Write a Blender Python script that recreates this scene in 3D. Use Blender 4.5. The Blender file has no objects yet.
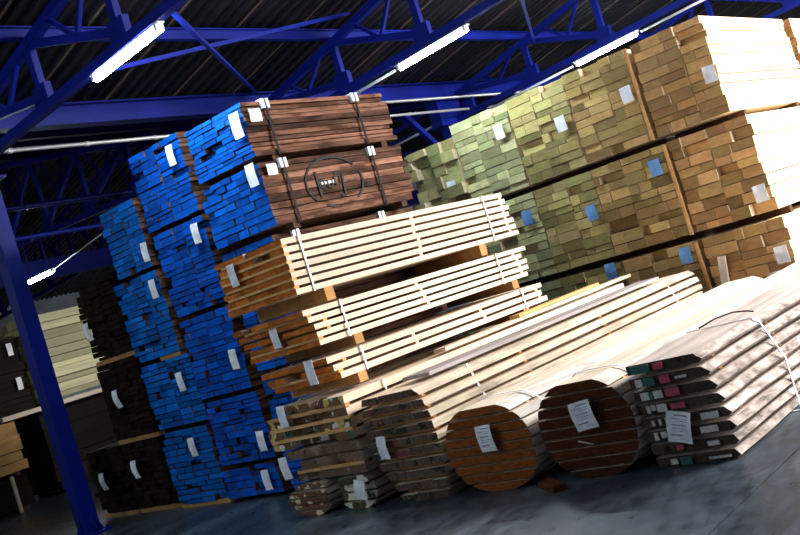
import bpy, bmesh, math, random
from mathutils import Vector, Matrix
random.seed(7)
R = random.Random(11)
scene = bpy.context.scene
COL = scene.collection

# ------------------------------------------------------------------ camera
YAW, PITCH, ROLL = math.radians(40.72), math.radians(1.54), math.radians(17.19)
w = Vector((math.cos(YAW)*math.cos(PITCH), math.sin(YAW)*math.cos(PITCH), math.sin(PITCH)))
rt = Vector((math.sin(YAW), -math.cos(YAW), 0)); upv = rt.cross(w)
cr = rt*math.cos(ROLL) - upv*math.sin(ROLL)
cu = rt*math.sin(ROLL) + upv*math.cos(ROLL)
cd = bpy.data.cameras.new('camera'); cam = bpy.data.objects.new('camera', cd); COL.objects.link(cam)
cd.sensor_width = 36; cd.lens = 45.0; cd.clip_end = 200
m = Matrix((cr, cu, -w)).transposed().to_4x4(); m.translation = Vector((0, 0, 1.6))
cam.matrix_world = m
scene.camera = cam

# ------------------------------------------------------------------ world and large lights
wd = bpy.data.worlds.new('world'); scene.world = wd; wd.use_nodes = True
bgn = wd.node_tree.nodes['Background']
bgn.inputs[0].default_value = (0.55, 0.7, 1.0, 1); bgn.inputs[1].default_value = 0.6

def area(name, loc, rot, sx, sy, power, col):
    l = bpy.data.lights.new(name, 'AREA'); l.shape = 'RECTANGLE'; l.size = sx; l.size_y = sy
    l.energy = power; l.color = col
    o = bpy.data.objects.new(name, l); COL.objects.link(o); o.location = loc; o.rotation_euler = rot
    return o
DOOR_X0, DOOR_X1, DOOR_H = 10.5, 20.5, 4.7
# daylight that comes in through the open loading doorway of the right wall
area('doorway_daylight', ((DOOR_X0+DOOR_X1)/2, -10.72, DOOR_H/2+0.1), (math.radians(90), 0, 0), DOOR_X1-DOOR_X0-.2, DOOR_H-.3, 2600, (1.0, .97, .93))
# daylight through an unseen strip of roof lights, added for light from above
SKY = (9.7, 18.5, -5.2, -1.6)
SL = math.atan(.21)
area('added_roof_daylight', ((SKY[0]+SKY[1])/2, (SKY[2]+SKY[3])/2, 7.08-.21*3.4+.22), (SL, 0, 0), SKY[1]-SKY[0]-.1, SKY[3]-SKY[2]-.1, 6800, (1.0, .98, .95))

scene.view_settings.view_transform = 'Standard'
scene.view_settings.look = 'None'
scene.view_settings.exposure = 0.0
scene.view_settings.gamma = 1.0

# ------------------------------------------------------------------ materials
def new_mat(name):
    mt = bpy.data.materials.new(name); mt.use_nodes = True
    nt = mt.node_tree; b = nt.nodes['Principled BSDF']
    return mt, nt, b
def node(nt, t, **kw):
    n = nt.nodes.new(t)
    for k, v in kw.items():
        if k in n.inputs: n.inputs[k].default_value = v
        else: setattr(n, k, v)
    return n
def mult(nt, a, b, fac=1.0, mode='MULTIPLY'):
    n = nt.nodes.new('ShaderNodeMix'); n.data_type = 'RGBA'; n.blend_type = mode
    n.inputs[0].default_value = fac
    for s, i in ((a, 6), (b, 7)):
        if isinstance(s, tuple): n.inputs[i].default_value = s
        else: nt.links.new(s, n.inputs[i])
    return n.outputs[2]
def ramp(nt, src, stops):
    n = nt.nodes.new('ShaderNodeValToRGB'); e = n.color_ramp.elements
    while len(e) < len(stops): e.new(0.5)
    for i, (p, c) in enumerate(stops):
        e[i].position = p; e[i].color = c if len(c) == 4 else (*c, 1)
    nt.links.new(src, n.inputs[0]); return n.outputs[0]
def grey(v): return (v, v, v, 1)
def pos_noise(nt, scale, detail=4.0, rough=.6, shift=True):
    """noise on world position, moved on for each object, so boards do not share their figure"""
    g = nt.nodes.new('ShaderNodeNewGeometry')
    v = g.outputs['Position']
    if shift:
        oi = nt.nodes.new('ShaderNodeObjectInfo')
        a = node(nt, 'ShaderNodeVectorMath', operation='MULTIPLY_ADD')
        a.inputs[1].default_value = (1, 1, 1)
        sc = node(nt, 'ShaderNodeMath', operation='MULTIPLY'); sc.inputs[1].default_value = 37.0
        nt.links.new(oi.outputs['Random'], sc.inputs[0])
        nt.links.new(v, a.inputs[0]); nt.links.new(sc.outputs[0], a.inputs[2]); v = a.outputs[0]
    mp = nt.nodes.new('ShaderNodeMapping'); mp.inputs['Scale'].default_value = scale
    nt.links.new(v, mp.inputs[0])
    n = node(nt, 'ShaderNodeTexNoise', Scale=1.0, Detail=detail, Roughness=rough)
    nt.links.new(mp.outputs[0], n.inputs['Vector'])
    return n.outputs[0]
def rand_val(nt, lo, hi):
    oi = nt.nodes.new('ShaderNodeObjectInfo')
    return ramp(nt, oi.outputs['Random'], [(0, grey(lo)), (1, grey(hi))])
def bump(nt, b, h, s=.3, d=.01):
    n = node(nt, 'ShaderNodeBump', Strength=s, Distance=d)
    nt.links.new(h, n.inputs['Height']); nt.links.new(n.outputs[0], b.inputs['Normal'])

def wood(name, col=None, scale=(1.2, 22, 22), lo=.6, hi=1.1, rlo=.75, rhi=1.1, rough=.75, bs=.25, stain=None):
    """col None: the object's own colour"""
    mt, nt, b = new_mat(name)
    n = pos_noise(nt, scale)
    gr = ramp(nt, n, [(.3, grey(lo)), (.7, grey(hi))])
    if col is None: base = nt.nodes.new('ShaderNodeObjectInfo').outputs['Color']
    else: base = (*col, 1)
    c = mult(nt, mult(nt, base, gr), rand_val(nt, rlo, rhi))
    if stain:
        n2 = pos_noise(nt, (2.2, 9, 9), 3)
        c2 = mult(nt, c, (*stain, 1))
        mx = nt.nodes.new('ShaderNodeMix'); mx.data_type = 'RGBA'
        nt.links.new(ramp(nt, n2, [(.48, grey(0)), (.62, grey(1))]), mx.inputs[0])
        nt.links.new(c, mx.inputs[6]); nt.links.new(c2, mx.inputs[7]); c = mx.outputs[2]
    nt.links.new(c, b.inputs['Base Color'])
    b.inputs['Roughness'].default_value = rough; b.inputs['Specular IOR Level'].default_value = .12
    if bs: bump(nt, b, n, bs)
    return mt
def plain(name, col, rough=.6, metal=0., nz=None, spec=.5):
    mt, nt, b = new_mat(name)
    b.inputs['Specular IOR Level'].default_value = spec
    b.inputs['Base Color'].default_value = (*col, 1)
    b.inputs['Roughness'].default_value = rough; b.inputs['Metallic'].default_value = metal
    if nz:
        n = pos_noise(nt, (nz, nz, nz), 3)
        nt.links.new(mult(nt, (*col, 1), ramp(nt, n, [(.3, grey(.7)), (.7, grey(1.15))])), b.inputs['Base Color'])
    return mt
def blotched(name, base, patches, rough=.75, rnd=True, sc=9.0):
    """end grain carrying smeared paint marks: patches = [(colour, lo, hi, scale, seed)] noise masks"""
    mt, nt, b = new_mat(name)
    n = pos_noise(nt, (14, 30, 50), 4)
    c = mult(nt, (*base, 1), ramp(nt, n, [(.3, grey(.55)), (.7, grey(1.2))]))
    if rnd: c = mult(nt, c, rand_val(nt, .7, 1.15))
    for col, thr, s, seed in patches:
        g = nt.nodes.new('ShaderNodeNewGeometry')
        mp = nt.nodes.new('ShaderNodeMapping'); mp.inputs['Location'].default_value = (seed*3.1, seed*1.7, seed*2.3)
        mp.inputs['Scale'].default_value = s if isinstance(s, tuple) else (s, s, s)
        nt.links.new(g.outputs['Position'], mp.inputs[0])
        nz = node(nt, 'ShaderNodeTexNoise', Scale=1.0, Detail=2.0); nt.links.new(mp.outputs[0], nz.inputs['Vector'])
        mx = nt.nodes.new('ShaderNodeMix'); mx.data_type = 'RGBA'
        nt.links.new(ramp(nt, nz.outputs[0], [(thr-.015, grey(0)), (thr+.015, grey(1))]), mx.inputs[0])
        nt.links.new(c, mx.inputs[6]); mx.inputs[7].default_value = (*col, 1); c = mx.outputs[2]
    nt.links.new(c, b.inputs['Base Color']); b.inputs['Roughness'].default_value = rough; b.inputs['Specular IOR Level'].default_value = .12
    bump(nt, b, n, .3)
    return mt

M = {}
M['end_paint'] = wood('blue_end_paint', None, (10, 14, 30), .6, 1.1, .5, 1.2, .55, .25)
M['end_tan'] = wood('tan_end_grain', None, (6, 9, 26), .7, 1.12, .5, 1.25, .8, .25)
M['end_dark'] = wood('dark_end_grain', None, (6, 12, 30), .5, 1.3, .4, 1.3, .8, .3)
M['side_brown'] = wood('walnut_side', (.15, .072, .045), (1.6, 24, 24), .4, 1.4, .45, 1.9, .8, .3, (.35, .3, .3))
M['side_pale'] = wood('pale_side', (.78, .62, .42), (1.0, 16, 16), .85, 1.08, .85, 1.1, .75, .15)
M['side_far'] = wood('yellowish_far_side', (.60, .55, .33), (1.0, 16, 16), .8, 1.1, .5, 1.15)
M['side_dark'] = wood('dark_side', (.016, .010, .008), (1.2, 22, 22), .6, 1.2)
M['orange_end'] = wood('orange_end_grain', (.54, .155, .026), (8, 12, 40), .55, 1.25, .6, 1.25, .8, .3)
M['cream_side'] = wood('cream_plank', (.72, .575, .43), (1.0, 18, 18), .8, 1.08, .8, 1.12, .7, .15)
M['stick'] = wood('sticker_wood', (.78, .42, .16), (8, 8, 30), .75, 1.1)
M['bearer'] = wood('bearer_wood', (.50, .27, .10), (3, 12, 12), .7, 1.1)
M['bearer_dark'] = wood('old_bearer_wood', (.10, .05, .03), (3, 12, 12), .6, 1.1)
M['log_end'] = wood('log_end_grain', (.27, .075, .014), (10, 16, 60), .45, 1.25, .8, 1.15, .8, .4)
M['log_end_dark'] = wood('dark_log_end_grain', (.085, .024, .007), (10, 16, 60), .4, 1.3, .75, 1.2, .8, .4)
M['log_bark'] = wood('pale_debarked_edge', (.62, .56, .50), (2.5, 12, 12), .5, 1.15, .85, 1.1, .8, .5)
M['log_face'] = wood('sawn_log_face', (.66, .55, .43), (1.0, 14, 14), .7, 1.1, .85, 1.1, .75, .2)
M['grey_plank'] = wood('weathered_grey_plank', (.34, .30, .29), (1.0, 14, 14), .6, 1.15)
M['cedar_bark'] = wood('grey_waney_edge', (.60, .50, .38), (2.0, 12, 12), .45, 1.15, .8, 1.15, .8, .5)
M['cedar_end'] = blotched('weathered_log_end', (.14, .088, .06), [((.03, .035, .02), .60, 9, 1), ((.22, .13, .09), .66, 12, 4), ((.20, .05, .05), .66, (2, 9, 5), 9)])
M['slab_bark'] = wood('bark_edge', (.40, .33, .29), (5, 9, 14), .15, 1.5, .8, 1.15, .85, .6)
M['slab_face'] = wood('weathered_slab_face', (.56, .47, .42), (1.2, 12, 12), .55, 1.15, .85, 1.1, .8, .3)
M['slab_end'] = blotched('painted_slab_end', (.075, .05, .035), [((.02, .015, .012), .62, 10, 2)])
M['messy_end'] = blotched('paint_marked_end', (.20, .105, .055), [((.62, .48, .12), .60, 8, 3), ((.05, .16, .09), .63, 9, 6), ((.75, .70, .62), .62, 9, 8)])
M['rough_end'] = blotched('rough_brown_end', (.20, .125, .08), [((.3, .2, .14), .62, 9, 5)])
M['white_green_end'] = blotched('white_and_green_end', (.13, .085, .05), [((.72, .66, .5), .50, 8, 3), ((.02, .2, .1), .60, 9, 7)])
M['heart_end'] = blotched('pale_heart_end', (.19, .09, .05), [((.8, .64, .42), .56, 9, 2)])
M['paint_green'] = plain('green_mark_paint', (.02, .13, .10), .7, nz=30)
M['paint_white'] = plain('white_mark_paint', (.62, .60, .55), .7, nz=35)
M['paint_pink'] = plain('pink_mark_paint', (.50, .06, .10), .7, nz=30)
M['paper'] = plain('white_paper', (.93, .93, .95), .6, nz=9)
M['ink'] = plain('grey_print', (.25, .26, .33), .7)
M['paper_shade'] = plain('white_paper_shade_blue', (.16, .38, .78), .6, nz=9)  # white paper with its shade put into the colour as blue
M['strap_white'] = plain('white_plastic_strap', (.75, .77, .80), .4)
M['strap_dark'] = plain('dark_steel_strap', (.006, .007, .014), .6, 0., spec=.15)
M['protector'] = plain('white_edge_protector', (.75, .78, .82), .5)
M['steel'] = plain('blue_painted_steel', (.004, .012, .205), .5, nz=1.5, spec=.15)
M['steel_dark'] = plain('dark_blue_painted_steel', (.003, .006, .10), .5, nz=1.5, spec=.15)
M['pipe'] = plain('galvanised_pipe', (.55, .55, .56), .35, .4)
M['fitting'] = plain('white_lamp_tray', (.8, .82, .85), .4)
M['stencil'] = plain('black_stencil_ink', (.015, .014, .016), .8)
M['stencil_white'] = plain('white_chalk_mark', (.6, .6, .64), .8)
M['wall'] = plain('pale_wall_render', (.55, .6, .7), .9, nz=2)
def emit(name, col, s):
    mt, nt, b = new_mat(name)
    b.inputs['Base Color'].default_value = (.8, .8, .8, 1)
    b.inputs['Emission Color'].default_value = (*col, 1); b.inputs['Emission Strength'].default_value = s
    return mt
M['tube'] = emit('lit_fluorescent_tube', (.74, .9, 1.0), 225)

mt, nt, b = new_mat('translucent_roof_light'); M['roof_light'] = mt
b.inputs['Base Color'].default_value = (.85, .9, .95, 1); b.inputs['Transmission Weight'].default_value = .9; b.inputs['Roughness'].default_value = .5
# concrete floor
mt, nt, b = new_mat('polished_concrete'); M['floor'] = mt
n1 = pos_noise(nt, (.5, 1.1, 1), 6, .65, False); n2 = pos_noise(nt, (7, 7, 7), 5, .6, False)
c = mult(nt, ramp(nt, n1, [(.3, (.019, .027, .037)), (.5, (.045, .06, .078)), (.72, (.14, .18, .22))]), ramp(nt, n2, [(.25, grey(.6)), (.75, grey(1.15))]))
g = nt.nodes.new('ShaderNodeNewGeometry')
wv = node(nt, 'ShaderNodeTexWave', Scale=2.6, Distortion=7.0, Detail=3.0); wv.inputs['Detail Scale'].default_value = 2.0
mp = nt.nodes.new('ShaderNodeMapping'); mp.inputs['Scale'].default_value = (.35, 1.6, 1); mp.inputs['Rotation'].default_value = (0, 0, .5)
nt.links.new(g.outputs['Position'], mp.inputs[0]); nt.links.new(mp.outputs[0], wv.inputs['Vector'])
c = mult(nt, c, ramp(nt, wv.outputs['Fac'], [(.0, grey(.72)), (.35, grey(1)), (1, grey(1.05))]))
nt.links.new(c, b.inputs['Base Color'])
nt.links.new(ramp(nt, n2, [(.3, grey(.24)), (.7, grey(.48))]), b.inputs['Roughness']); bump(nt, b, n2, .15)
# roof sheet
mt, nt, b = new_mat('rusty_roof_sheet'); M['roof'] = mt
n1 = pos_noise(nt, (3, .5, 1), 5, .6, False)
nt.links.new(ramp(nt, n1, [(.3, (.006, .005, .006)), (.55, (.014, .012, .015)), (.8, (.07, .045, .04))]), b.inputs['Base Color'])
b.inputs['Roughness'].default_value = .5; b.inputs['Metallic'].default_value = .2
M['rib'] = plain('rusty_lit_seam', (.13, .08, .06), .6, .0, nz=4)

# ------------------------------------------------------------------ mesh helpers
def link(name, data, parent=None, loc=(0, 0, 0)):
    o = bpy.data.objects.new(name, data); COL.objects.link(o)
    o.location = loc
    if parent is not None: o.parent = parent
    return o
def mesh(name, verts, faces, mats, fmat=None, smooth=False):
    me = bpy.data.meshes.new(name); me.from_pydata([tuple(v) for v in verts], [], faces)
    for mt in mats: me.materials.append(mt)
    if fmat: me.polygons.foreach_set('material_index', fmat)
    if smooth: me.polygons.foreach_set('use_smooth', [True]*len(faces))
    me.update(); return me
BOXF = [(0, 3, 2, 1), (4, 5, 6, 7), (0, 1, 5, 4), (1, 2, 6, 5), (2, 3, 7, 6), (3, 0, 4, 7)]
class MB:
    """collects pieces of ONE part"""
    def __init__(s): s.v = []; s.f = []; s.m = []
    def box(s, x0, x1, y0, y1, z0, z1, mi=0):
        k = len(s.v)
        s.v += [(x0, y0, z0), (x1, y0, z0), (x1, y1, z0), (x0, y1, z0), (x0, y0, z1), (x1, y0, z1), (x1, y1, z1), (x0, y1, z1)]
        s.f += [tuple(i+k for i in f) for f in BOXF]; s.m += [mi]*6; return s
    def bar(s, p, q, a, bb, up=(0, 0, 1), mi=0):
        p, q = Vector(p), Vector(q); d = (q-p).normalized(); upv = Vector(up)
        sd = d.cross(upv)
        if sd.length < 1e-4: sd = d.cross(Vector((1, 0, 0)))
        sd.normalize(); u2 = sd.cross(d); k = len(s.v)
        for e in (p, q):
            for i, j in ((-1, -1), (1, -1), (1, 1), (-1, 1)): s.v.append(tuple(e + sd*(i*a/2) + u2*(j*bb/2)))
        s.f += [tuple(i+k for i in f) for f in [(0, 1, 2, 3), (7, 6, 5, 4), (0, 4, 5, 1), (1, 5, 6, 2), (2, 6, 7, 3), (3, 7, 4, 0)]]; s.m += [mi]*6; return s
    def tube(s, pts, r, n=10, mi=0, caps=True):
        rings = []
        for i, p in enumerate(pts):
            p = Vector(p); d = (Vector(pts[min(i+1, len(pts)-1)]) - Vector(pts[max(i-1, 0)])).normalized()
            a = d.orthogonal().normalized() if abs(d.z) > .95 else d.cross(Vector((0, 0, 1))).normalized(); bb = d.cross(a)
            k = len(s.v); rings.append(k)
            rr = r[i] if isinstance(r, (list, tuple)) else r
            for j in range(n):
                t = 2*math.pi*j/n; s.v.append(tuple(p + a*(rr*math.cos(t)) + bb*(rr*math.sin(t))))
        for k0, k1 in zip(rings, rings[1:]):
            for j in range(n): s.f.append((k0+j, k0+(j+1) % n, k1+(j+1) % n, k1+j)); s.m.append(mi)
        if caps:
            s.f.append(tuple(rings[0]+j for j in reversed(range(n)))); s.m.append(mi)
            s.f.append(tuple(rings[-1]+j for j in range(n))); s.m.append(mi)
        return s
    def build(s, name, mats, parent=None, loc=(0, 0, 0), smooth=False):
        if not isinstance(mats, (list, tuple)): mats = [mats]
        return link(name, mesh(name, s.v, s.f, mats, s.m, smooth), parent, loc)
def tagp(o, label=None, cat=None, group=None, kind=None):
    if label: o['label'] = label
    if cat: o['category'] = cat
    if group: o['group'] = group
    if kind: o['kind'] = kind
    return o
def empty(name, loc, label=None, cat=None, group=None):
    o = link(name, None, None, loc); o.empty_display_size = .2
    return tagp(o, label, cat, group)
def copy_tree(o, parent=None):
    c = o.copy(); COL.objects.link(c); c.parent = parent
    for ch in list(o.children): copy_tree(ch, c)
    return c

# board meshes: a unit board, x 0..1, with painted ends (slot 0) and long sides (slot 1); a few crooked variants
_bc = {}
def board_mesh(end, side):
    k = (end, side)
    if k not in _bc:
        L = []
        for v in range(6):
            vs = []
            for x in (0, 1):
                for y, z in ((-.5, -.5), (.5, -.5), (.5, .5), (-.5, .5)):
                    vs.append((x, y + R.uniform(-.012, .012), z + R.uniform(-.03, .03)))
            fs = [(0, 3, 2, 1), (4, 5, 6, 7), (0, 1, 5, 4), (1, 2, 6, 5), (2, 3, 7, 6), (3, 0, 4, 7)]
            L.append(mesh('board', vs, fs, [M[end], M[side]], [0, 0, 1, 1, 1, 1]))
        _bc[k] = L
    return R.choice(_bc[k])
def board(parent, x0, L, y, z, wd, th, end, side, tint, name='board', roll=0.):
    o = link(name, board_mesh(end, side), parent, (x0, y, z))
    o.scale = (L, wd, th); o.rotation_euler = (roll, 0, 0)
    o.color = (*tint, 1); return o
_tagm = {}
def label_tag(parent, x, y, z, wd=.11, ht=.2, tilt=0., face='x', bend=.012, lines=False, mat='paper'):
    """paper tag, a little curled, stapled to the pack; faces -X or -Y"""
    k = (round(wd, 3), round(ht, 3), round(bend, 3), mat)
    if k not in _tagm:
        nx, nz = 3, 5; vs = []; fs = []
        for t in (0, 1):
            for j in range(nz+1):
                for i in range(nx+1):
                    u, v = i/nx-.5, j/nz-.5
                    off = -bend*(v+.5)**0*(math.sin(v*4+1.2)*.5+.5) - bend*.6*u*u*4
                    vs.append((off - .004 + t*.003, u*wd, v*ht))
        n = (nx+1)*(nz+1)
        for j in range(nz):
            for i in range(nx):
                a = j*(nx+1)+i
                fs.append((a, a+nx+1, a+nx+2, a+1)); fs.append((n+a, n+a+1, n+a+nx+2, n+a+nx+1))
        per = [i for i in range(nx+1)] + [(j+1)*(nx+1)-1 for j in range(1, nz+1)] + [nz*(nx+1)+i for i in range(nx-1, -1, -1)] + [j*(nx+1) for j in range(nz-1, 0, -1)]
        for a, b2 in zip(per, per[1:]+per[:1]): fs.append((a, b2, n+b2, n+a))
        tm = mesh('label_tag', vs, fs, [M[mat]], None)
        mb = MB()
        def offx(u, v): return -bend*(math.sin(v*4+1.2)*.5+.5) - bend*.6*u*u*4 - .0065
        for v, u0, u1, h in ((.38, -.36, .2, .045), (.27, -.36, .36, .018), (.2, -.36, .1, .018), (.08, -.3, .3, .03), (-.04, -.36, .3, .016), (-.12, -.2, .34, .016), (-.26, -.1, .36, .05), (-.38, -.36, .05, .016)):
            pu = [u0+(u1-u0)*i/3 for i in range(4)]; kk = len(mb.v)
            for uu in pu:
                for vv in (v-h/2, v+h/2): mb.v.append((offx(uu, vv), uu*wd, vv*ht))
            for i in range(3): mb.f.append((kk+2*i, kk+2*i+1, kk+2*i+3, kk+2*i+2)); mb.m.append(0)
        _tagm[k] = (tm, mesh('print', mb.v, mb.f, [M['ink']]))
    tm, pm = _tagm[k]
    o = link('label_tag', tm, parent, (x, y, z))
    o.rotation_euler = (tilt, 0, 0) if face == 'x' else (0, -tilt, math.pi/2)
    o['label'] = 'white paper label tag, shade painted blue' if mat == 'paper_shade' else 'white paper label tag'
    if lines: link('print', pm, o)
    return o
def band(parent, x, loop, mat, wd=.024, th=.004, name='strap'):
    """closed band round a bundle at x; loop = (y, z) points"""
    n = len(loop); cy = sum(p[0] for p in loop)/n; cz = sum(p[1] for p in loop)/n
    vs = []; fs = []
    for (y, z) in loop:
        dy, dz = y-cy, z-cz; l = math.hypot(dy, dz); oy, oz = y+dy/l*th*1.4, z+dz/l*th*1.4
        vs += [(x-wd/2, y, z), (x+wd/2, y, z), (x+wd/2, oy, oz), (x-wd/2, oy, oz)]
    for i in range(n):
        a, b2 = 4*i, 4*((i+1) % n)
        for j in range(4): fs.append((a+j, b2+j, b2+(j+1) % 4, a+(j+1) % 4))
    o = link(name, mesh(name, vs, fs, [M[mat]]), parent)
    return o

# ------------------------------------------------------------------ the hall
X0H, X1H, Y0H, Y1H = -7.0, 34.0, -10.9, 32.2
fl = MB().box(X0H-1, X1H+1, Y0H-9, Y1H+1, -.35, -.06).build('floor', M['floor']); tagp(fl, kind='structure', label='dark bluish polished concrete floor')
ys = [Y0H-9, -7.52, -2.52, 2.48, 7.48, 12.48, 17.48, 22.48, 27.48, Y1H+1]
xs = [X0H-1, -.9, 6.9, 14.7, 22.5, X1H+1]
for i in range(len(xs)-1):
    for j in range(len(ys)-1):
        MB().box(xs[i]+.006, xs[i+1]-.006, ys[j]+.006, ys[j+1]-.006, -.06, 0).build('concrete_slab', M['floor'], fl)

def ztop(y): return 7.08 - .21*abs(y)          # top chord of a truss, y from the ridge
def zbot(y): return 4.985 - .052*abs(y)
ROOF_UP = .33
def roof_sheet(name, yc, parent=None):
    vs = []; fs = []; pitch = .19; nx = int((X1H-X0H)/pitch)
    prof = [(0, 0), (.28, .0), (.42, .045), (.86, .045)]
    xsl = []
    for i in range(nx):
        for u, h in prof: xsl.append((X0H+(i+u)*pitch, h))
    yl = [-10.75, SKY[2], SKY[3], 0, 10.75]
    for y in yl:
        for x, h in xsl: vs.append((x, yc+y, ztop(y)+ROOF_UP+h))
    n = len(xsl)
    def hole(r_, i): return yc == 0 and r_ == 1 and SKY[0] < xsl[i][0] < SKY[1]
    for r_ in range(4):
        for i in range(n-1):
            if not hole(r_, i): fs.append((r_*n+i, r_*n+i+1, (r_+1)*n+i+1, (r_+1)*n+i))
    # a second skin above gives the sheet its thickness
    k = len(vs)
    for y in yl:
        for x, h in xsl: vs.append((x, yc+y, ztop(y)+ROOF_UP+h+.03))
    for r_ in range(4):
        for i in range(n-1):
            if not hole(r_, i): fs.append((k+r_*n+i, k+(r_+1)*n+i, k+(r_+1)*n+i+1, k+r_*n+i+1))
    return link(name, mesh(name, vs, fs, [M['roof']]), parent)
ce = roof_sheet('ceiling', 0); tagp(ce, kind='structure', label='dark corrugated metal roof sheeting')
ce2 = roof_sheet('ceiling', 21.5); tagp(ce2, kind='structure', label='dark corrugated roof of the far bay')
# seams of the overlapping sheets, paler brown to paint the light on them
for c_, yc in ((ce, 0), (ce2, 21.5)):
    x = 3.4; k = 0
    while x < 26:
        for sg in (-1, 1):
            MB().bar((x, yc+sg*.1, ztop(.1)+ROOF_UP-.012), (x, yc+sg*10.7, ztop(10.7)+ROOF_UP-.012), .018, .02).build('sheet_seam', M['rib'], c_)
        x += 1.1
for k in range(8):  # unseen panels, added so that daylight can fall from above
    xa = SKY[0]+k*1.1; o = MB()
    o.v = [(x_, y_, ztop(y_)+ROOF_UP+dz) for dz in (.02, .03) for x_, y_ in ((xa+.02, SKY[2]), (xa+1.08, SKY[2]), (xa+1.08, SKY[3]), (xa+.02, SKY[3]))]
    o.f = list(BOXF); o.m = [0]*6
    tagp(o.build('added_roof_light_%d' % (k+1), M['roof_light']), 'added translucent roof light panel, unseen over the right aisle', kind='structure')
wl = MB().box(X0H, X1H, Y1H, Y1H+.3, 0, 5.3).build('wall_left', M['wall']); tagp(wl, kind='structure')
wb = MB().box(X1H, X1H+.3, Y0H, Y1H+.3, 0, 7.5).build('wall_back', M['wall']); tagp(wb, kind='structure')
wf = MB().box(X0H-.3, X0H, Y0H, Y1H+.3, 0, 7.5).build('wall_front', M['wall']); tagp(wf, kind='structure')
wr = MB().box(X0H, DOOR_X0, Y0H-.3, Y0H, 0, 5.3).box(DOOR_X1, X1H, Y0H-.3, Y0H, 0, 5.3).box(DOOR_X0, DOOR_X1, Y0H-.3, Y0H, DOOR_H, 5.3).build('wall_right', M['wall']); tagp(wr, kind='structure')
d1 = MB().box(DOOR_X0, DOOR_X0+.1, Y0H-.35, Y0H+.02, 0, DOOR_H).box(DOOR_X1-.1, DOOR_X1, Y0H-.35, Y0H+.02, 0, DOOR_H).box(DOOR_X0, DOOR_X1, Y0H-.35, Y0H+.02, DOOR_H-.1, DOOR_H).build('door_1', M['steel']); tagp(d1, kind='structure')

# roof trusses
def make_truss(label):
    t = empty('roof_truss', (0, 0, 0), label, 'truss', 'blue roof trusses')
    for sg in (-1, 1):
        MB().bar((0, 0, ztop(0)), (0, sg*10.6, ztop(10.6)), .10, .10).build('top_chord', M['steel'], t)
        MB().bar((0, 0, zbot(0)), (0, sg*10.75, zbot(10.75)), .10, .10).build('bottom_chord', M['steel'], t)
        nodes = [10.4, 8.93, 7.42, 5.9, 4.4, 2.9, 1.4]
        for i, y in enumerate(nodes):
            if i:
                MB().bar((0, sg*y, zbot(y)), (0, sg*(y), ztop(y)), .075, .1, (0, 1, 0)).build('vertical_web', M['steel'], t)
            MB().box(-.04, .04, sg*y-.13, sg*y+.13, zbot(y)+.0, zbot(y)+.24).build('gusset', M['steel'], t)
            yn = nodes[i+1] if i+1 < len(nodes) else 0
            a = Vector((0, sg*y, ztop(y))); bq = Vector((0, sg*yn, zbot(yn)+.12))
            if i == 0: a = Vector((0, sg*10.55, ztop(10.55)))
            MB().bar(a, bq, .07, .09).build('diagonal_web', M['steel'], t)
            mid = a*.44 + bq*.56
            for f in (.3, .82):
                yy = y + (yn-y)*f
                MB().bar(mid, (0, sg*yy, ztop(yy)), .045, .045).build('strut', M['steel'], t)
    return t
tr = make_truss('blue steel roof truss directly over the nearest fluorescent lamp at left')
tr.location = (5.8, 0, 0)
TL = {(1.1, 21.5): 'dark blue roof truss of the far bay outside the picture', (1.1, 0): 'blue steel roof truss nearest the camera, outside the picture', (-3.6, 0): 'blue steel roof truss behind the camera', (10.4, 0): 'blue steel roof truss over the middle fluorescent lamp', (15.3, 0): 'blue steel roof truss over the right lamp behind tan lumber stacks',
      (10.4, 21.5): 'dark blue roof truss of the far bay, beyond the blue post', (15.3, 21.5): 'rearmost dark blue roof truss glimpsed in the far bay', (5.8, 21.5): 'dark blue roof truss nearest the post in the far bay', (20.1, 0): 'blue roof truss farthest right, above the tan lumber stacks'}
for (x, y), lb in TL.items():
    c = copy_tree(tr); c.location = (x, y, 0); c['label'] = lb

def ibeam(name, x0, x1, y, z0, z1, fw, mat, label, cat, group=None, t=.02):
    o = MB().box(x0, x1, y-t/2, y+t/2, z0+t, z1-t).box(x0, x1, y-fw/2, y+fw/2, z0, z0+t).box(x0, x1, y-fw/2, y+fw/2, z1-t, z1).build(name, M[mat])
    return tagp(o, label, cat, group)
ibeam('valley_girder', X0H, X1H, 10.75, 4.86, 5.14, .2, 'steel', 'deep blue girder running across above the blue lumber stacks', 'girder')
for y, lb in ((8.95, 'blue purlin crossing the trusses above the fluorescent lamps'), (7.42, 'blue purlin higher up the roof slope above the lamps'), (5.9, 'uppermost blue purlin near the top edge of the picture')):
    ibeam('purlin', X0H, X1H, y, ztop(y)+.06, ztop(y)+.2, .09, 'steel', lb, 'purlin', 'purlins of the near roof', .016)
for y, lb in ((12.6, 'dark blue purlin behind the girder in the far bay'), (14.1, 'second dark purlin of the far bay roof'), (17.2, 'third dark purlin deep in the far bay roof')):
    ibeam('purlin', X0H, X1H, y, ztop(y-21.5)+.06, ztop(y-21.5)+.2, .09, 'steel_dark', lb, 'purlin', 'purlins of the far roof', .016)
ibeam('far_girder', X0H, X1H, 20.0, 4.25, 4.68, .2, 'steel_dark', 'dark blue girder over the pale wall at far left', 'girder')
def pipe(name, p, q, r, mat, label, clamps=()):
    t = empty(name, p, label, 'pipe')
    d = Vector(q)-Vector(p)
    MB().tube([(0, 0, 0), tuple(d)], r, 10).build('pipe_run', M[mat], t, smooth=True)
    for f in clamps:
        c0 = d*f; e = d.normalized()*.03
        MB().tube([tuple(c0-e), tuple(c0+e)], r*1.35, 10).build('clamp', M[mat], t)
    return t
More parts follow.
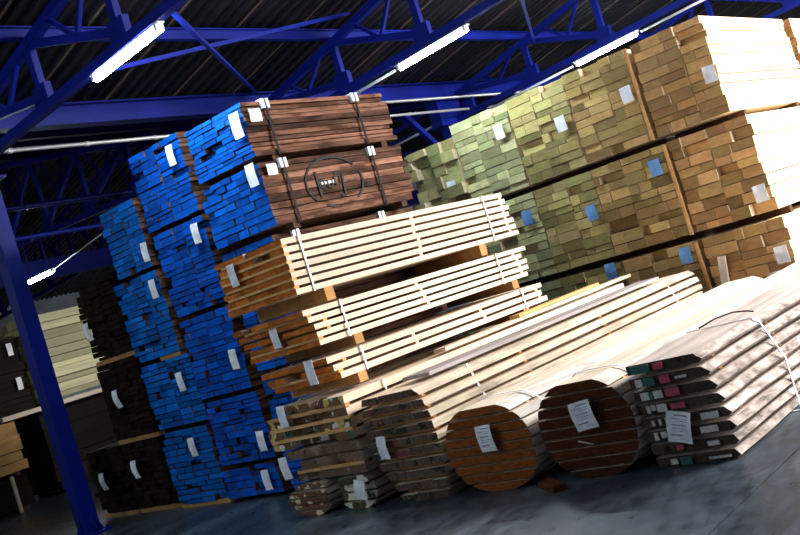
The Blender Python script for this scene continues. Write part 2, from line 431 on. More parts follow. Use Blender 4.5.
pipe('sprinkler_pipe', (X0H, 10.4, 4.515), (X1H, 10.4, 4.515), .023, 'pipe', 'pale galvanised pipe running under the deep blue girder', (.32, .345, .37, .42, .5))
pipe('conduit', (12.2, 10.55, 4.80), (X1H, 10.55, 4.80), .025, 'pipe', 'pale tube standing in for the lit lower flange of the deep blue girder')  # pale tube paints the light along the girder's lower flange
pipe('blue_pipe', (X0H, 14.0, 4.14), (X1H, 14.0, 4.14), .035, 'steel', 'bright blue pipe with clamps beyond the leftmost blue stack', (.37, .388, .405, .43))
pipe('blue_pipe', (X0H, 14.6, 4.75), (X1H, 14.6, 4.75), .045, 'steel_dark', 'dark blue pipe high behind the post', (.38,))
for p, q, lb in (((5.8, 6.7, 4.66), (10.35, 10.6, 5.12), 'thin blue tie rod slanting down right of the left lamp'), ((5.86, 8.25, 4.6), (10.4, 8.5, 5.45), 'thin blue tie rod rising to the right behind the left lamp'), ((10.4, 5.9, 4.72), (15.3, 8.7, 5.1), 'thin tie rod behind the right lamp')):
    tagp(MB().bar(p, q, .045, .045).build('tie_rod', M['steel']), lb, 'tie rod', 'roof bracing')

# columns
def column(x, y, h, label, mat='steel'):
    t = empty('steel_column', (x, y, 0), label, 'column', 'blue steel columns')
    MB().box(-.095, .095, -.095, .095, .02, h).build('shaft', M[mat], t)
    MB().box(-.19, .19, -.19, .19, 0, .025).build('base_plate', M[mat], t)
    for sx in (-1, 1):
        mb = MB(); k = 0
        mb.v += [(sx*.095, -.01, .025), (sx*.18, -.01, .025), (sx*.095, -.01, .22), (sx*.095, .01, .025), (sx*.18, .01, .025), (sx*.095, .01, .22)]
        mb.f += [(0, 1, 2), (5, 4, 3), (0, 3, 4, 1), (1, 4, 5, 2), (2, 5, 3, 0)]; mb.m += [0]*5
        mb.build('base_rib', M[mat], t)
        mb2 = MB(); mb2.v = [(y_, x_, z_) for x_, y_, z_ in mb.v]; mb2.f = mb.f; mb2.m = mb.m
        mb2.build('base_rib', M[mat], t)
    for k in range(4):
        MB().tube([(.15*(-1)**k, .15*(-1)**(k//2), .025), (.15*(-1)**k, .15*(-1)**(k//2), .06)], .02, 6).build('anchor_bolt', M[mat], t)
    MB().box(-.16, .16, -.2, .12, h, h+.03).build('cap_plate', M[mat], t)
    return t
column(6.02, 10.93, 4.30, 'blue steel column standing at far left in front of dark stacks')
c2 = column(15.1, 10.85, 4.30, 'dark blue steel column between the brown pack and tan stacks')
for p, q in (((0, -.1, 3.4), (-1.3, -.1, 4.6)), ((0, -.1, 3.4), (1.3, -.1, 4.6))):
    MB().bar(p, q, .09, .09).build('knee_brace', M['steel'], c2)
MB().box(-.35, .35, -.16, .1, 4.33, 4.85).build('bracket', M['steel'], c2)

# fluorescent lamps with their conduits
def lamp(p, q, label, run=None):
    p, q = Vector(p), Vector(q); d = (q-p).normalized()
    t = empty('fluorescent_lamp', tuple(p), label, 'lamp', 'fluorescent lamps under the trusses')
    L = (q-p).length
    up = Vector((0, 0, 1))
    MB().bar(up*.048 - d*.03, d*(L+.03)+up*.048, .08, .016).build('tray', M['fitting'], t)
    MB().tube([tuple(d*(L*f)) for f in (0, .01, .03, .97, .99, 1)], [.016, .03, .037, .037, .03, .016], 12).build('tube', M['tube'], t, smooth=True)
    for e in (d*.02, d*(L-.02)):
        MB().box(e.x-.045, e.x+.045, e.y-.02, e.y+.02, e.z-.02, e.z+.05).build('end_cap', M['fitting'], t)
    for f in (.15, .85):
        a = d*(L*f)+up*.075
        MB().bar(tuple(a), tuple(a+up*(.06 if p.y < 12 else .66)), .02, .02).build('hanger', M['steel'], t)
    return t
TUBES = [((1.1, 18.4, 4.03), (1.1, 17.4, 4.03), 'lit lamp added in the far bay, unseen left of the picture'),  # unseen lamp, added to brighten the blue column
         ((1.1, 8.0, 4.43), (1.1, 6.82, 4.49), 'added lit fluorescent lamp under the truss nearest the camera, unseen left of the picture'), ((-3.6, 8.0, 4.43), (-3.6, 6.82, 4.49), 'added lit fluorescent lamp, unseen behind the camera'),  # unseen lamps continuing the row, added to light the board ends
         ((5.8, 8.0, 4.47), (5.8, 6.86, 4.52), 'lit fluorescent lamp at upper left under the nearest truss'),
         ((10.4, 7.95, 4.45), (10.4, 6.76, 4.505), 'lit fluorescent lamp above the brown pack, middle of the three'),
         ((15.3, 8.07, 4.45), (15.3, 6.87, 4.51), 'lit fluorescent lamp above the tan stacks, rightmost'),
         ((10.4, 18.4, 4.03), (10.4, 17.4, 4.03), 'small distant fluorescent lamp beside the blue column at left')]
for p, q, lb in TUBES: lamp(p, q, lb)
for x, ya, yb, lb in ((10.4, 9.08, 8.02, 'white conduit leading down left from the middle lamp'), (15.3, 10.3, 8.14, 'white conduit leading down left from the right lamp'), (15.3, 6.8, 5.2, 'white conduit leading up right from the right lamp'), (14.9, 12.15, 10.95, 'white conduit slanting beside the dark blue column')):
    dz = .08 if x == 14.9 else -.03
    pipe('lamp_conduit', (x, ya, 4.515+dz-.048*(ya-7.4)), (x, yb, 4.515+dz-.048*(yb-7.4)), .02, 'fitting', lb)
pipe('lamp_conduit', (10.4, 17.33, 4.06), (9.4, 14.03, 4.0), .012, 'pipe', 'thin cable rising from the small distant lamp')

# ------------------------------------------------------------------ lumber packs
def pack(label, group, X, Y0, Y1, z0, z1, L, rowh, wr, mats, tint, bear=.045, bearer='bearer_dark', bear_x=(.22, -.25), jit=.007, recess=.10, trnd=.12, rec=(.03, .09), edge=.012, name='lumber_pack', bear_y=None, sidejit=True, blocks=2, uneven=.3):
    end, side = mats
    t = empty(name, (X, (Y0+Y1)/2, z0), label, 'lumber pack', group)
    W = Y1-Y0
    for bx in bear_x:
        x_ = bx if bx >= 0 else L+bx
        a, b2 = bear_y or (-W/2+.01, W/2-.01)
        MB().box(x_, x_+.09, a, b2, 0, bear).build('bearer', M[bearer], t)
    H = z1-z0-bear
    cuts = [-W/2] + ([-W/2+W*R.uniform(.34, .66)] if blocks == 2 else []) + [W/2]
    for ya_, yb_ in zip(cuts, cuts[1:]):
        n = max(1, round(H/rowh*R.uniform(.88, 1.12)))
        ths = [R.uniform(1-uneven, 1+uneven) for _ in range(n)]; k_ = H/sum(ths); zz = bear
        for th in (q*k_ for q in ths):
            y = ya_ + (R.uniform(-edge, edge) if (sidejit or ya_ > -W/2) else 0)*(1 if ya_ == -W/2 else 0)
            yend = yb_ + (R.uniform(-edge, edge) if yb_ == W/2 else 0)
            while y < yend-.02:
                wd = R.uniform(*wr)
                if yend-y-wd < wr[0]*.6: wd = yend-y
                x0 = R.gauss(0, jit)
                if R.random() < recess: x0 = R.uniform(*rec)
                k = 1+R.uniform(-trnd, trnd)
                tn = tuple(max(0, c*k*(1+R.uniform(-.06, .06))) for c in tint)
                board(t, x0, L+R.uniform(-.05, .05)-x0, y+wd/2, zz+th/2, wd-R.uniform(.004, .016), th-R.uniform(.004, .013), end, side, tn)
                y += wd
            zz += th
    return t

BLUE = ('end_paint', 'side_brown')
ordn = ['bottom', 'second from the floor', 'third from the floor', 'fourth from the floor', 'fifth from the floor']
def place(n, i):
    return 'bottom pack' if i == 0 else ('topmost pack' if i == n-1 else ordn[i].replace(' from', ' pack from'))
# left blue stack
c1 = [(.0, .89, 8.93, 9.85), (.89, 1.69, 8.88, 9.83), (1.69, 2.67, 9.0, 9.86), (2.67, 3.50, 9.03, 9.74)]
tg1 = [(9.21, .68), (9.07, 1.41), (9.06, 2.47), (9.01, 2.88)]
for i, (a, b2, y0, y1) in enumerate(c1):
    y0 += .09; y1 += .09
    t = pack('blue-ended lumber, %s of the leftmost blue stack' % place(4, i), 'leftmost blue-ended stack', 6.62+R.uniform(-.01, .02), y0, y1, a, b2, 2.3, .068, (.13, .26), BLUE, (.0, .155, .62),
             .045, 'bearer' if i in (0, 2) else 'bearer_dark', (.02, -.3) if i in (0, 2) else (.22, -.25), bear_y=(-.40, -.0) if i == 2 else None, recess=.12)
    y, z = tg1[i]; y += .09
    label_tag(t, -.045, y-(y0+y1)/2, z-a, .115, .21, R.uniform(-.08, .08))
# middle blue stack
c2_ = [(0, .36, 7.98, 8.86), (.36, 1.11, 7.97, 8.84), (1.11, 2.03, 7.99, 8.84), (2.03, 3.0, 7.98, 8.85), (3.0, 3.89, 7.98, 8.86)]
tg2 = [(8.10, .2), (8.02, .6), (8.05, 1.48), (8.05, 2.83), (8.07, 3.68)]
for i, (a, b2, y0, y1) in enumerate(c2_):
    y0 += .05; y1 += .08
    t = pack('blue-ended lumber, %s of the middle blue stack' % place(5, i), 'middle blue-ended stack', 6.58+R.uniform(-.01, .01), y0, y1, a, b2, 2.3, .066, (.13, .27), BLUE, (.0, .10, .56), recess=.10)
    y, z = tg2[i]; y += .07
    label_tag(t, -.045, y-(y0+y1)/2, z-a, .115, .21, R.uniform(-.08, .08))
# right blue stack with the brown flank
c3 = [(0, .60, 7.08, 7.92), (.60, 1.24, 7.09, 7.91), (1.24, 1.90, 7.09, 7.92), (1.90, 2.53, 7.14, 7.94), (2.53, 3.22, 6.98, 7.94), (3.22, 3.83, 6.98, 7.9)]
pl3 = ['bottom pack', 'second pack from the floor', 'third pack from the floor', 'pack just below the stencilled one', 'stencilled second pack from the top', 'topmost pack']
for i, (a, b2, y0, y1) in enumerate(c3):
    X = 6.55+(.02 if i > 3 else .06)
    t = pack('blue-ended brown lumber, %s of the right blue stack' % pl3[i], 'right blue-ended stack', X, y0, y1, a, b2, 2.12+.06*(5-i)*.5, .058 if i != 4 else .075, (.14, .28), BLUE, (.0, .11, .56), .06 if i > 3 else .045, recess=.1, blocks=1, uneven=.2, edge=.008 if i == 4 else .016, sidejit=(i != 4))
    yc = (y0+y1)/2; W = y1-y0
    if i >= 3:
        for sx in (.30, 1.62):
            band(t, sx, [(-W/2-.02, .05), (W/2+.01, .05), (W/2+.01, b2-a+.008), (-W/2-.02, b2-a+.008)], 'strap_dark', .03, .005)
            for dx in (-.03, .03):
                MB().box(sx+dx-.02, sx+dx+.02, -W/2-.034, -W/2+.08, b2-a-.085, b2-a+.012).build('edge_protector', M['protector'], t)
    if i == 5:
        label_tag(t, -.045, 7.05-yc, 3.62-a, .14, .25, .03); label_tag(t, .12, -W/2-.022, 3.68-a, .15, .13, 0, 'y', .012)
    if i == 4:
        label_tag(t, -.045, 7.05-yc, 3.12-a, .13, .22, .03); label_tag(t, .12, -W/2-.022, 3.13-a, .13, .11, 0, 'y', .012)
        # stencilled oval mark with lettering on the flank
        ox, oz, oy = 7.53-X, 2.92-a, -W/2-.0065
        def stroke(pts, wd, name, mat):
            mb = MB()
            for p, q in zip(pts, pts[1:]): mb.bar((ox+p[0], oy, oz+p[1]), (ox+q[0], oy, oz+q[1]), wd, .003, (0, 1, 0))
            return mb.build(name, M[mat], t)
        for a0, a1 in ((35, 225), (-50, 20), (240, 262)):
            stroke([(.42*math.cos(math.radians(q)), .26*math.sin(math.radians(q))) for q in range(a0, a1+1, 6)], .022, 'stencil_ring', 'stencil')
        stroke([(-.25, .13), (-.25, -.14)], .03, 'stencil_letter', 'stencil')
        stroke([(-.25, -.03), (-.17, -.05), (-.17, .03), (-.24, .04)], .02, 'stencil_letter', 'stencil')
        stroke([(-.12, .03), (-.12, -.04), (-.05, -.05), (-.05, .03)], .02, 'stencil_letter', 'stencil')
        stroke([(.0, .06), (.0, -.03), (.07, -.03), (.09, .06)], .02, 'stencil_letter', 'stencil')
        stroke([(.02, .085), (.13, .085), (.10, -.16), (.04, -.15)], .024, 'stencil_letter', 'stencil')
        stroke([(-.21, .0), (-.02, .005)], .03, 'chalk_mark', 'stencil_white')

# dark brown packs at the left
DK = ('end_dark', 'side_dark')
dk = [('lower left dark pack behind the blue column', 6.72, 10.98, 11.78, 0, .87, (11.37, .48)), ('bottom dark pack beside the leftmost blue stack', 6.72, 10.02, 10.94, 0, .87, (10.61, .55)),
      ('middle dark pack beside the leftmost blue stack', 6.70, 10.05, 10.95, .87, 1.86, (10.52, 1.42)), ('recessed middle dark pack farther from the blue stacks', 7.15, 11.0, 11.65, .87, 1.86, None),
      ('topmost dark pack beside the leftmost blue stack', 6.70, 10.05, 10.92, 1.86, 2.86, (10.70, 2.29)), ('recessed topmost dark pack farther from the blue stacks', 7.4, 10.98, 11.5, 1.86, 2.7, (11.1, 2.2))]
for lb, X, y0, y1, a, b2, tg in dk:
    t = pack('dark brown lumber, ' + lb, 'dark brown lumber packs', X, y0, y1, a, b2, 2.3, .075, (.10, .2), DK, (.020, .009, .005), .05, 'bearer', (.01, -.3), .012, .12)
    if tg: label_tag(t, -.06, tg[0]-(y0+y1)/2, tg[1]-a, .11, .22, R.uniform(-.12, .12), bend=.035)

# tan stacks at the right: rows from the floor up, columns from right to left
TAN = ('end_tan', 'side_pale')
cols = [('first column from the right', [(4.16, 5.17), (4.2, 5.2), (4.37, 5.3)], (.60, .345, .135)), ('second column from the right', [(5.30, 6.3), (5.31, 6.33), (5.42, 6.33)], (.52, .345, .13)),
        ('third column from the right', [(6.33, 7.25), (6.35, 7.26), (6.36, 7.27)], (.47, .395, .145)), ('fourth column from the right', [(7.27, 8.25), (7.28, 8.26), (7.29, 8.28)], (.56, .55, .25)),
        ('column nearest the brown pack', [(8.3, 9.2), (8.29, 9.2), (8.31, 9.25)], (.46, .43, .17))]  # tints turn greener leftwards: greenish lamp light put into the wood colour
rows = [(0, 1.18, 'bottom'), (1.18, 2.42, 'middle'), (2.42, 3.69, 'top')]
tgy = {(0, 2): (4.43, 2.99), (1, 2): (5.50, 3.14), (2, 2): (6.50, 3.11), (3, 2): (7.45, 3.33), (0, 1): (4.29, 1.5), (1, 1): (5.43, 2.17), (2, 1): (6.46, 1.89), (3, 1): (7.43, 2.1), (0, 0): (4.27, .76), (1, 0): (5.40, 1.04), (2, 0): (6.45, 1.1), (4, 2): (8.50, 2.85)}
for ci, (cl, yy, tint) in enumerate(cols):
    for ri, (a, b2, rn) in enumerate(rows):
        if yy[ri] is None: continue
        y0, y1 = yy[ri]
        t = pack('tan lumber, %s pack in the %s' % (rn, cl), 'tan lumber packs at right', 11.48+.02*ci, y0, y1, a, b2+(.0 if ci < 4 or ri < 2 else -.15), 2.85, .118 if ci < 4 else .15, (.17, .36), TAN, tint, .05 if ri == 0 else .085, 'bearer_dark', (.45, -.5), .010 if ci < 4 else .06, .09, .22, (.03, .12), .012)
        if (ci, ri) in tgy:
            y, z = tgy[(ci, ri)]; label_tag(t, -.06, y-(y0+y1)/2, z-a, .15, .2, R.uniform(-.05, .05), mat='paper_shade' if ri < 2 and ci > 0 else 'paper')
        if ci == 1 :
            # upright separator board between the two right columns
            MB().box(-.05, -.02, -(y1-y0)/2-.075, -(y1-y0)/2-.035, .08, b2-a-.02).build('separator_board', M['stick'], t)
# packs behind the first column, along its pale flank
for ri, (a, b2, rn) in enumerate(rows):
    y0, y1 = cols[0][1][ri]
    t = pack('tan lumber, %s pack behind the right column at the picture edge' % rn, 'tan lumber packs at right', 14.55, y0-.02, y1, a, b2, 2.85, .118, (.17, .36), TAN, (.40, .2, .07), .065, 'bearer_dark', (.25, -.3), .03, .05)
pr = MB().bar((11.40, 5.10, .0), (11.42, 4.97, .92), .05, .09).build('leaning_post', M['log_face']); tagp(pr, 'grey weathered post leaning against the bottom right tan pack', 'post')

# ------------------------------------------------------------------ stickered bundles of orange-ended boards
def bundle(label, group, X, L, Y0, Y1, z0, z1, rows, wr, end, side, tint=(1, 1, 1), sticks=(.0, 1.05, 2.15, 3.2), stick_frac=.3, flush=None, xj=.012, straps=(.25, 2.9), tags=(), rowx=None, bear=.0, bear_x=(.35, 2.5), bear_mat='bearer', yj=.01, name='board_bundle', cat='lumber bundle', Lj=.06, strap_mat='strap_white', skip=0.):
    t = empty(name, (X, (Y0+Y1)/2, z0), label, cat, group)
    W = Y1-Y0; H = z1-z0-bear; p = H/rows; bt = p*(1-stick_frac); st = p*stick_frac
    for bx in bear_x if bear else ():
        MB().box(bx, bx+.11, -W/2, W/2, 0, bear).build('bearer', M[bear_mat], t)
    for i in range(rows):
        zz = bear+i*p; dx = rowx[i] if rowx else 0
        y = -W/2+R.uniform(-yj, yj); ye = W/2+R.uniform(-yj, yj)*2
        Lr = L+R.uniform(-Lj, Lj)
        while y < ye-.02:
            wd = R.uniform(*wr)
            if ye-y-wd < wr[0]*.6: wd = ye-y
            x0 = dx+abs(R.gauss(0, xj)) if y > -W/2+.05 else dx
            if R.random() < .06 and y > -W/2+.05: x0 += R.uniform(.08, .2)
            if R.random() > skip or y < -W/2+.06: board(t, x0, Lr-x0, y+wd/2, zz+bt/2, wd-.004, bt-.002, end, side, tint); y += wd
        if i < rows-1:
            for k, sx in enumerate(sticks):
                f = 0 if (flush is None or i in flush) else .12
                s = dx+sx+(f if k == 0 else R.uniform(-.02, .02)); s = min(s, Lr-.05)
                MB().box(s-.012 if k == 0 and not f else s, s+.045, -W/2-.004, W/2-R.uniform(0, .1), zz+bt, zz+p).build('sticker', M['stick'] if k == 0 else M['cream_side'], t)
    for sx in straps:
        band(t, sx, [(-W/2-.012, bear-.004), (W/2+.02, bear-.004), (W/2+.02, z1-z0-st+.004), (-W/2-.012, z1-z0-st+.004)], strap_mat, .02, .004)
    for (y, z, wd, ht) in tags: label_tag(t, -.035, y-(Y0+Y1)/2, z-z0, wd, ht, R.uniform(-.06, .06))
    return t
OR = ('orange_end', 'cream_side'); GO = 'orange-ended stickered bundles'
bundle('orange-ended pale board bundle, topmost of the three stacked, seven rows', GO, 5.75, 3.39, 6.12, 7.05, 1.74, 2.37, 7, (.14, .32), *OR, tags=((6.78, 2.20, .10, .20),), bear=.12, bear_x=(.32, 2.66), flush=(0, 1, 2, 3, 4, 5), sticks=(.0, 1.7, 3.25), straps=(.2, 2.95))
bundle('orange-ended pale board bundle, middle of the three stacked, five rows', GO, 5.78, 3.28, 6.05, 6.98, 1.31, 1.74, 5, (.12, .28), *OR, tags=((6.52, 1.58, .10, .21), ), bear=.09, bear_x=(.4, 2.9), flush=(0, 3), rowx=(.0, .0, -.02, -.06, -.1), straps=(.35, 2.75), sticks=(.0, 1.45, 3.1))
bundle('orange-ended pale board bundle, lowest of the three stacked, three rows', GO, 5.80, 3.4, 6.06, 6.95, .99, 1.31, 3, (.12, .26), *OR, tags=((6.24, 1.20, .105, .21),), bear=.09, bear_x=(.3, 2.95), flush=(0,), straps=(.42, 3.0), rowx=(.1, .05, 0))
# lower messy bundles under them
bundle('board bundle with yellow, white and green painted ends beneath the orange bundles', 'rough bundles by the floor', 5.72, 4.9, 5.92, 6.98, .60, .985, 4, (.13, .27), 'messy_end', 'cream_side', sticks=(.0, 1.2, 2.4, 3.6, 4.8), tags=((6.66, .90, .10, .19),), bear=.0, straps=(.5, 4.3), xj=.06, flush=(0, 1, 2), stick_frac=.28, Lj=.15, skip=.2)
bundle('rough brown board bundle with gappy ends low behind the dark log', 'rough bundles by the floor', 5.75, 4.6, 5.93, 6.85, .30, .60, 3, (.10, .24), 'rough_end', 'cedar_bark', sticks=(.0, 1.2, 2.4, 3.6, 4.5), tags=((6.86, .45, .11, .20),), straps=(), xj=.06, flush=(0,), stick_frac=.26, skip=.28)

# ------------------------------------------------------------------ sawn logs (boules): slabs with waney edges
def slab_mesh(name, L, yl, yr, z0, z1, mats, seg=16, wob=.012, seed=0, taper=0., x0=0.):
    """yl/yr: functions of height -> left and right edge; end slot 0, faces slot 1, bark edge slot 2"""
    rr = random.Random(seed); vs = []; fs = []; fm = []
    ph = [rr.uniform(0, 6.28) for _ in range(6)]
    zs = [z0, (z0*2+z1)/3, (z0+z1*2)/3, z1]
    for i in range(seg+1):
        x = x0+(L-x0)*i/seg; e = 1-taper*i/seg
        wl_ = wob*(math.sin(x*3.1+ph[0])+.6*math.sin(x*7.3+ph[1])); wr_ = wob*(math.sin(x*2.7+ph[2])+.6*math.sin(x*6.1+ph[3]))
        if i == 0: wl_ *= .3; wr_ *= .3
        dz = .006*math.sin(x*1.9+ph[4])*(i > 0)
        for z in zs: vs.append((x, yl(z)*e+wl_+rr.uniform(-.004, .004), z+dz*0))
        for z in reversed(zs): vs.append((x, yr(z)*e+wr_+rr.uniform(-.004, .004), z+dz*0))
    n = 8
    for i in range(seg):
        for j in range(n):
            a = i*n+j; b2 = i*n+(j+1) % n
            fs.append((a, a+n, b2+n, b2)); fm.append(1 if j in (3, 7) else 2)
    fs.append(tuple(range(n))); fm.append(0)
    fs.append(tuple(seg*n+j for j in reversed(range(n)))); fm.append(0)
    return mesh(name, vs, fs, mats, fm)
def boule(label, X, L, yc, hw, zc, hh, nsl, mats, gap=.014, group='sawn logs on the floor', tagpos=None, power=2.0, straps=(.35, 4.4), seed=1, base=.0, xj=.003, wob=.012, prof=None, sticks=(.25, 1.6, 3.0, 4.6), strap_mat='strap_white', name='sawn_log', taper=.04, wane=0., split=0):
    t = empty(name, (X, yc, 0), label, 'log', group)
    z = zc-hh; p = 2*hh/nsl; mm = [M[k] for k in mats]
    def half(zz):
        if prof: return prof(zz)
        u = min(1, abs(zz-zc)/(hh*1.02)); v = hw*max(0, 1-u**power)**(1/power)
        v = max(v, hw*.18); return (v, -v)
    for i in range(nsl):
        a, b2 = z+i*p, z+(i+1)*p-gap
        fl_, fr_ = (lambda q: half(q)[0]), (lambda q: half(q)[1]+(wane*(1.6*max(0, (q-a)/(b2-a)-.3)-1+3*max(0, .3-(q-a)/(b2-a))) if wane else 0))
        lo_, hi_ = half((a+b2)/2)[1], half((a+b2)/2)[0]
        cuts = []
        if split:
            nc = R.choice((split-1, split, split)); st_ = (hi_-lo_)/(nc+1)
            cuts = sorted(lo_+st_*(k+1)+R.uniform(-.3, .3)*st_ for k in range(nc))
        ed = [fr_]+[(lambda q, c=c: c) for c in cuts]+[fl_]
        for k in range(len(ed)-1):
            g0 = (lambda q, f=ed[k], d=.004 if k else 0: f(q)+d); g1 = (lambda q, f=ed[k+1], d=.004 if k < len(ed)-2 else 0: f(q)-d)
            me = slab_mesh('slab', L+R.uniform(-.06, .06), g1, g0, a, b2-(R.uniform(0, .012) if split else 0), mm, 16, wob if not split else .003, seed*31+i*7+k, taper, R.uniform(-xj, xj))
            link('slab', me, t)
        if i < nsl-1:
            h = half(b2+gap/2)
            for k, sx in enumerate(sticks):
                w_ = min(h[0], -h[1]) if not prof else None
                y0_, y1_ = (h[1]*.92, h[0]*.92) if w_ else (h[1]+.05, h[0]-.04)
                MB().box(sx, sx+.04, y0_*(1-taper*.9), y1_*(1-taper*.9), b2, b2+gap).build('sticker', M['stick'], t)
    for sx in straps:
        zt = z+nsl*p-gap
        pts = []
        e = 1-taper*sx/L
        N = 36
        for k in range(N):
            an = 2*math.pi*k/N
            zz = zc+hh*math.sin(an)
            zz = max(z+.002, min(zt, zz)); h = half(zz)
            s = 1.045
            pts.append(((h[0] if math.cos(an) >= 0 else h[1])*e*s if abs(math.cos(an)) > .3 else (h[0]*math.cos(an)/.3*e if math.cos(an) >= 0 else h[1]*-math.cos(an)/.3*e), zz+(.012 if an < math.pi and math.sin(an) > .9 else 0)))
        if prof:
            lm = max(half(z+(zt-z)*q/20)[0] for q in range(21)); r0 = half(z)[1]-wane*.5; rm = min(half(z+(zt-z)*q/20)[1] for q in range(21))-wane*.5; rtp = half(zt)[1]-wane*.4
            pts = [(lm+.015, z+.002), (lm+.015, zt+.004), (rtp-.012, zt+.004), (rm-.012, z+.55*(zt-z)), (min(r0, rm)-.012, z+.002)]
        band(t, sx, pts, strap_mat, .022, .004)
    if tagpos: label_tag(t, -.035, tagpos[0]-yc, tagpos[1], tagpos[2], tagpos[3], tagpos[4], bend=.02, lines=tagpos[2] > .12)
    return t
boule('round sawn log with orange-brown end and one white tag', 5.80, 5.2, 4.68, .405, .325, .325, 9, ('log_end', 'log_face', 'log_bark'), tagpos=(4.64, .41, .14, .20, .0), seed=3, power=2.3)
lg = boule('round sawn log with darker brown end and tilted white tag', 5.83, 5.2, 3.83, .385, .345, .345, 9, ('log_end_dark', 'log_face', 'log_bark'), tagpos=(3.79, .45, .175, .20, -.1), seed=5, power=2.2)
MB().bar((-.008, .09, .27), (-.008, -.02, .235), .006, .014, (1, 0, 0)).build('chalk_mark', M['paint_white'], lg)
def cedar(zz):
    u = max(0, min(1, zz/.92))
    l = .31+.07*math.sin(u*3.0)-.14*max(0, .45-u)/.45; r_ = -(.30+.06*math.sin(u*2.6)-.06*max(0, u-.7)/.3)
    if u > .9: l -= (u-.9)*.3; r_ += (u-.9)*.8
    return l, r_
boule('tall dark weathered log sawn into slabs, left of the orange-brown log', 5.80, 5.25, 5.50, .34, .455, .455, 10, ('cedar_end', 'cream_side', 'cedar_bark'), gap=.027, prof=cedar, tagpos=(5.68, .47, .10, .19, .08), seed=8, xj=.008, wob=.016, straps=(.75, 4.6), taper=.0, split=3, sticks=(.08, 1.5, 3.0, 4.6))
rb = None
def rbp(zz):
    u = max(0, min(1, zz/.73)); return .30-.03*max(0, .25-u)*4, -(.315-.13*u**2.2-.05*max(0, .3-u)/.3)
rb = boule('stack of bark-edged slabs with green, white and pink painted ends', 5.88, 4.4, 3.13, .3, .365, .365, 8, ('slab_end', 'slab_face', 'slab_bark'), gap=.028, wane=.034, prof=rbp, tagpos=(3.15, .26, .165, .21, .25), seed=12, xj=.002, wob=.009, straps=(1.05, 3.4), taper=0., sticks=(.3, 1.3, 2.6, 3.9), name='slab_stack')
# paint marks on the slab ends
p = .73/8
for i in range(8):
    a, b2 = i*p+.006, (i+1)*p-.034
    def mark(y0, y1, mat, f0=0., f1=1.): MB().box(-.026, -.019, y0, y1, a+(b2-a)*f0, a+(b2-a)*f1).build('paint_mark', M[mat], rb)
    if i == 7: mark(.12, .26, 'paint_green'); mark(.02, .09, 'paint_pink', .1, .9)
    if i == 6: mark(.20, .25, 'paint_white'); mark(.11, .19, 'paint_green'); mark(.0, .07, 'paint_pink'); mark(-.12, -.04, 'paint_white', .3, .6)
    if i == 5: mark(.18, .24, 'paint_white'); mark(.15, .175, 'paint_green'); mark(.08, .145, 'paint_white'); mark(-.04, .06, 'paint_pink')
    if i == 4: mark(.2, .225, 'paint_white'); mark(.16, .19, 'paint_white', .3, 1); mark(.08, .15, 'paint_white'); mark(-.05, .05, 'paint_pink', .1, .8)
    if i == 3: mark(.2, .22, 'paint_white', .1, .8); mark(.15, .17, 'paint_white', .1, .9); mark(.1, .12, 'paint_white'); mark(-.25, -.13, 'paint_white', 0, .8)
    if i == 2: mark(.2, .23, 'paint_white'); mark(.14, .18, 'paint_white', .2, 1); mark(.08, .12, 'paint_white', 0, .8); mark(-.22, -.1, 'paint_white', .1, .9)
    if i == 1: mark(.05, .1, 'paint_pink', .2, .8); mark(-.2, -.12, 'paint_white', .2, .8)
    if i == 0: mark(.12, .17, 'paint_white', .2, .9); mark(.02, .1, 'paint_green'); mark(-.25, -.1, 'paint_white', .3, .6)
def wire(parent, pts, r=.006):
    return MB().tube(pts, r, 6).build('wire_tie', M['strap_dark'], parent, smooth=True)
wire(rb, [(.85, .12, .74), (.98, .05, .765), (1.08, -.05, .772), (1.12, -.14, .755), (1.12, -.19, .74)])
# two small piles on the floor
boule('small low sawn log with pale heart on the floor by the blue stack', 5.72, 4.0, 6.68, .255, .145, .145, 5, ('heart_end', 'cedar_bark', 'cedar_bark'), gap=.014, seed=21, straps=(), xj=.03, taper=.02, sticks=(.3, 2, 3.5), name='small_sawn_log')
boule('small sawn log with white and green painted end under the rough bundle', 5.75, 4.0, 6.145, .205, .15, .15, 4, ('white_green_end', 'cedar_bark', 'cedar_bark'), gap=.016, seed=23, straps=(), xj=.04, taper=.02, sticks=(.3, 2, 3.5), tagpos=(6.02, .17, .12, .17, .2), power=3, name='small_sawn_log')
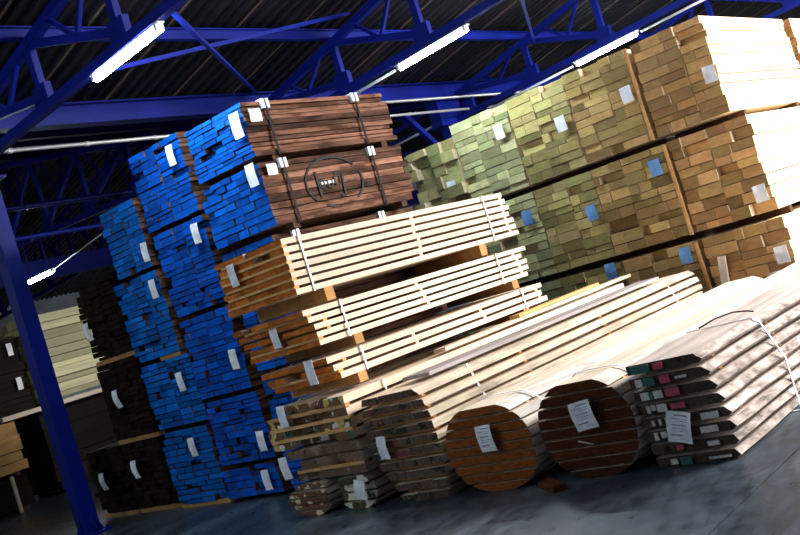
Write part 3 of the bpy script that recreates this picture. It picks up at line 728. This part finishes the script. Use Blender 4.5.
# loose pieces
for (x, y, z, L, wd, th, rz, mt, lb) in ((5.60, 4.03, .0, .30, .1, .045, .95, 'log_end_dark', 'short brown offcut lying between the two round logs'), (6.15, 5.48, .91, 4.3, .3, .03, .0, 'grey_plank', 'grey loose plank lying on top of the dark log'), (7.1, 6.05-.1, .99, 3.9, .14, .035, .02, 'cream_side', 'pale loose plank lying along the painted-end bundle'), (8.4, 5.95, 1.03, 1.9, .12, .03, .06, 'stick', 'orange loose board near the far end of the painted bundle')):
    o = MB().box(0, L, -wd/2, wd/2, 0, th).build('loose_board', M[mt], None, (x, y, z)); o.rotation_euler.z = rz
    tagp(o, lb, 'board', 'loose boards')

# ------------------------------------------------------------------ far left background
t = pack('pale lumber pack far behind the blue column', 'far lumber packs', 9.0, 16.7, 18.2, 1.6, 3.2, 4.2, .13, (.2, .4), ('end_tan', 'side_far'), (.45, .36, .16), .06, edge=.05)
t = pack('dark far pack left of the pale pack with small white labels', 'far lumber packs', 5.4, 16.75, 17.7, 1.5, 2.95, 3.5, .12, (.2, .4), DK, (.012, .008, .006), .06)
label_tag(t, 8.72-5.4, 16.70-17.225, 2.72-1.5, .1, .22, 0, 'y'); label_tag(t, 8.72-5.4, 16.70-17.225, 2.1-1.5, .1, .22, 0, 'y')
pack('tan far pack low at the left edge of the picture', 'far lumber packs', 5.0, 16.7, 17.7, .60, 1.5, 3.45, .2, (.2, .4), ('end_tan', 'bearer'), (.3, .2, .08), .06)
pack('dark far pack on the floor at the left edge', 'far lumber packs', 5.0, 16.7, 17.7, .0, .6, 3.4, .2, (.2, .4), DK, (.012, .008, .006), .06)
pack('far pack painted near black for the shaded space behind the blue column foot', 'far lumber packs', 9.0, 16.9, 18.2, .0, 1.6, 4.2, .2, (.2, .4), DK, (.012, .008, .006), .06)  # near-black boards stand in for the shaded space under the pale pack
tagp(MB().box(8.2, 12, 16.6, 16.7, 1.53, 1.61).build('timber_rail', M['log_face']), 'pale timber rail under the far pale pack', 'rail')
tagp(MB().box(8.0, 8.05, 16.5, 16.55, 0, .62).build('thin_post', M['log_face']), 'thin pale post at the left edge by the far packs', 'post')
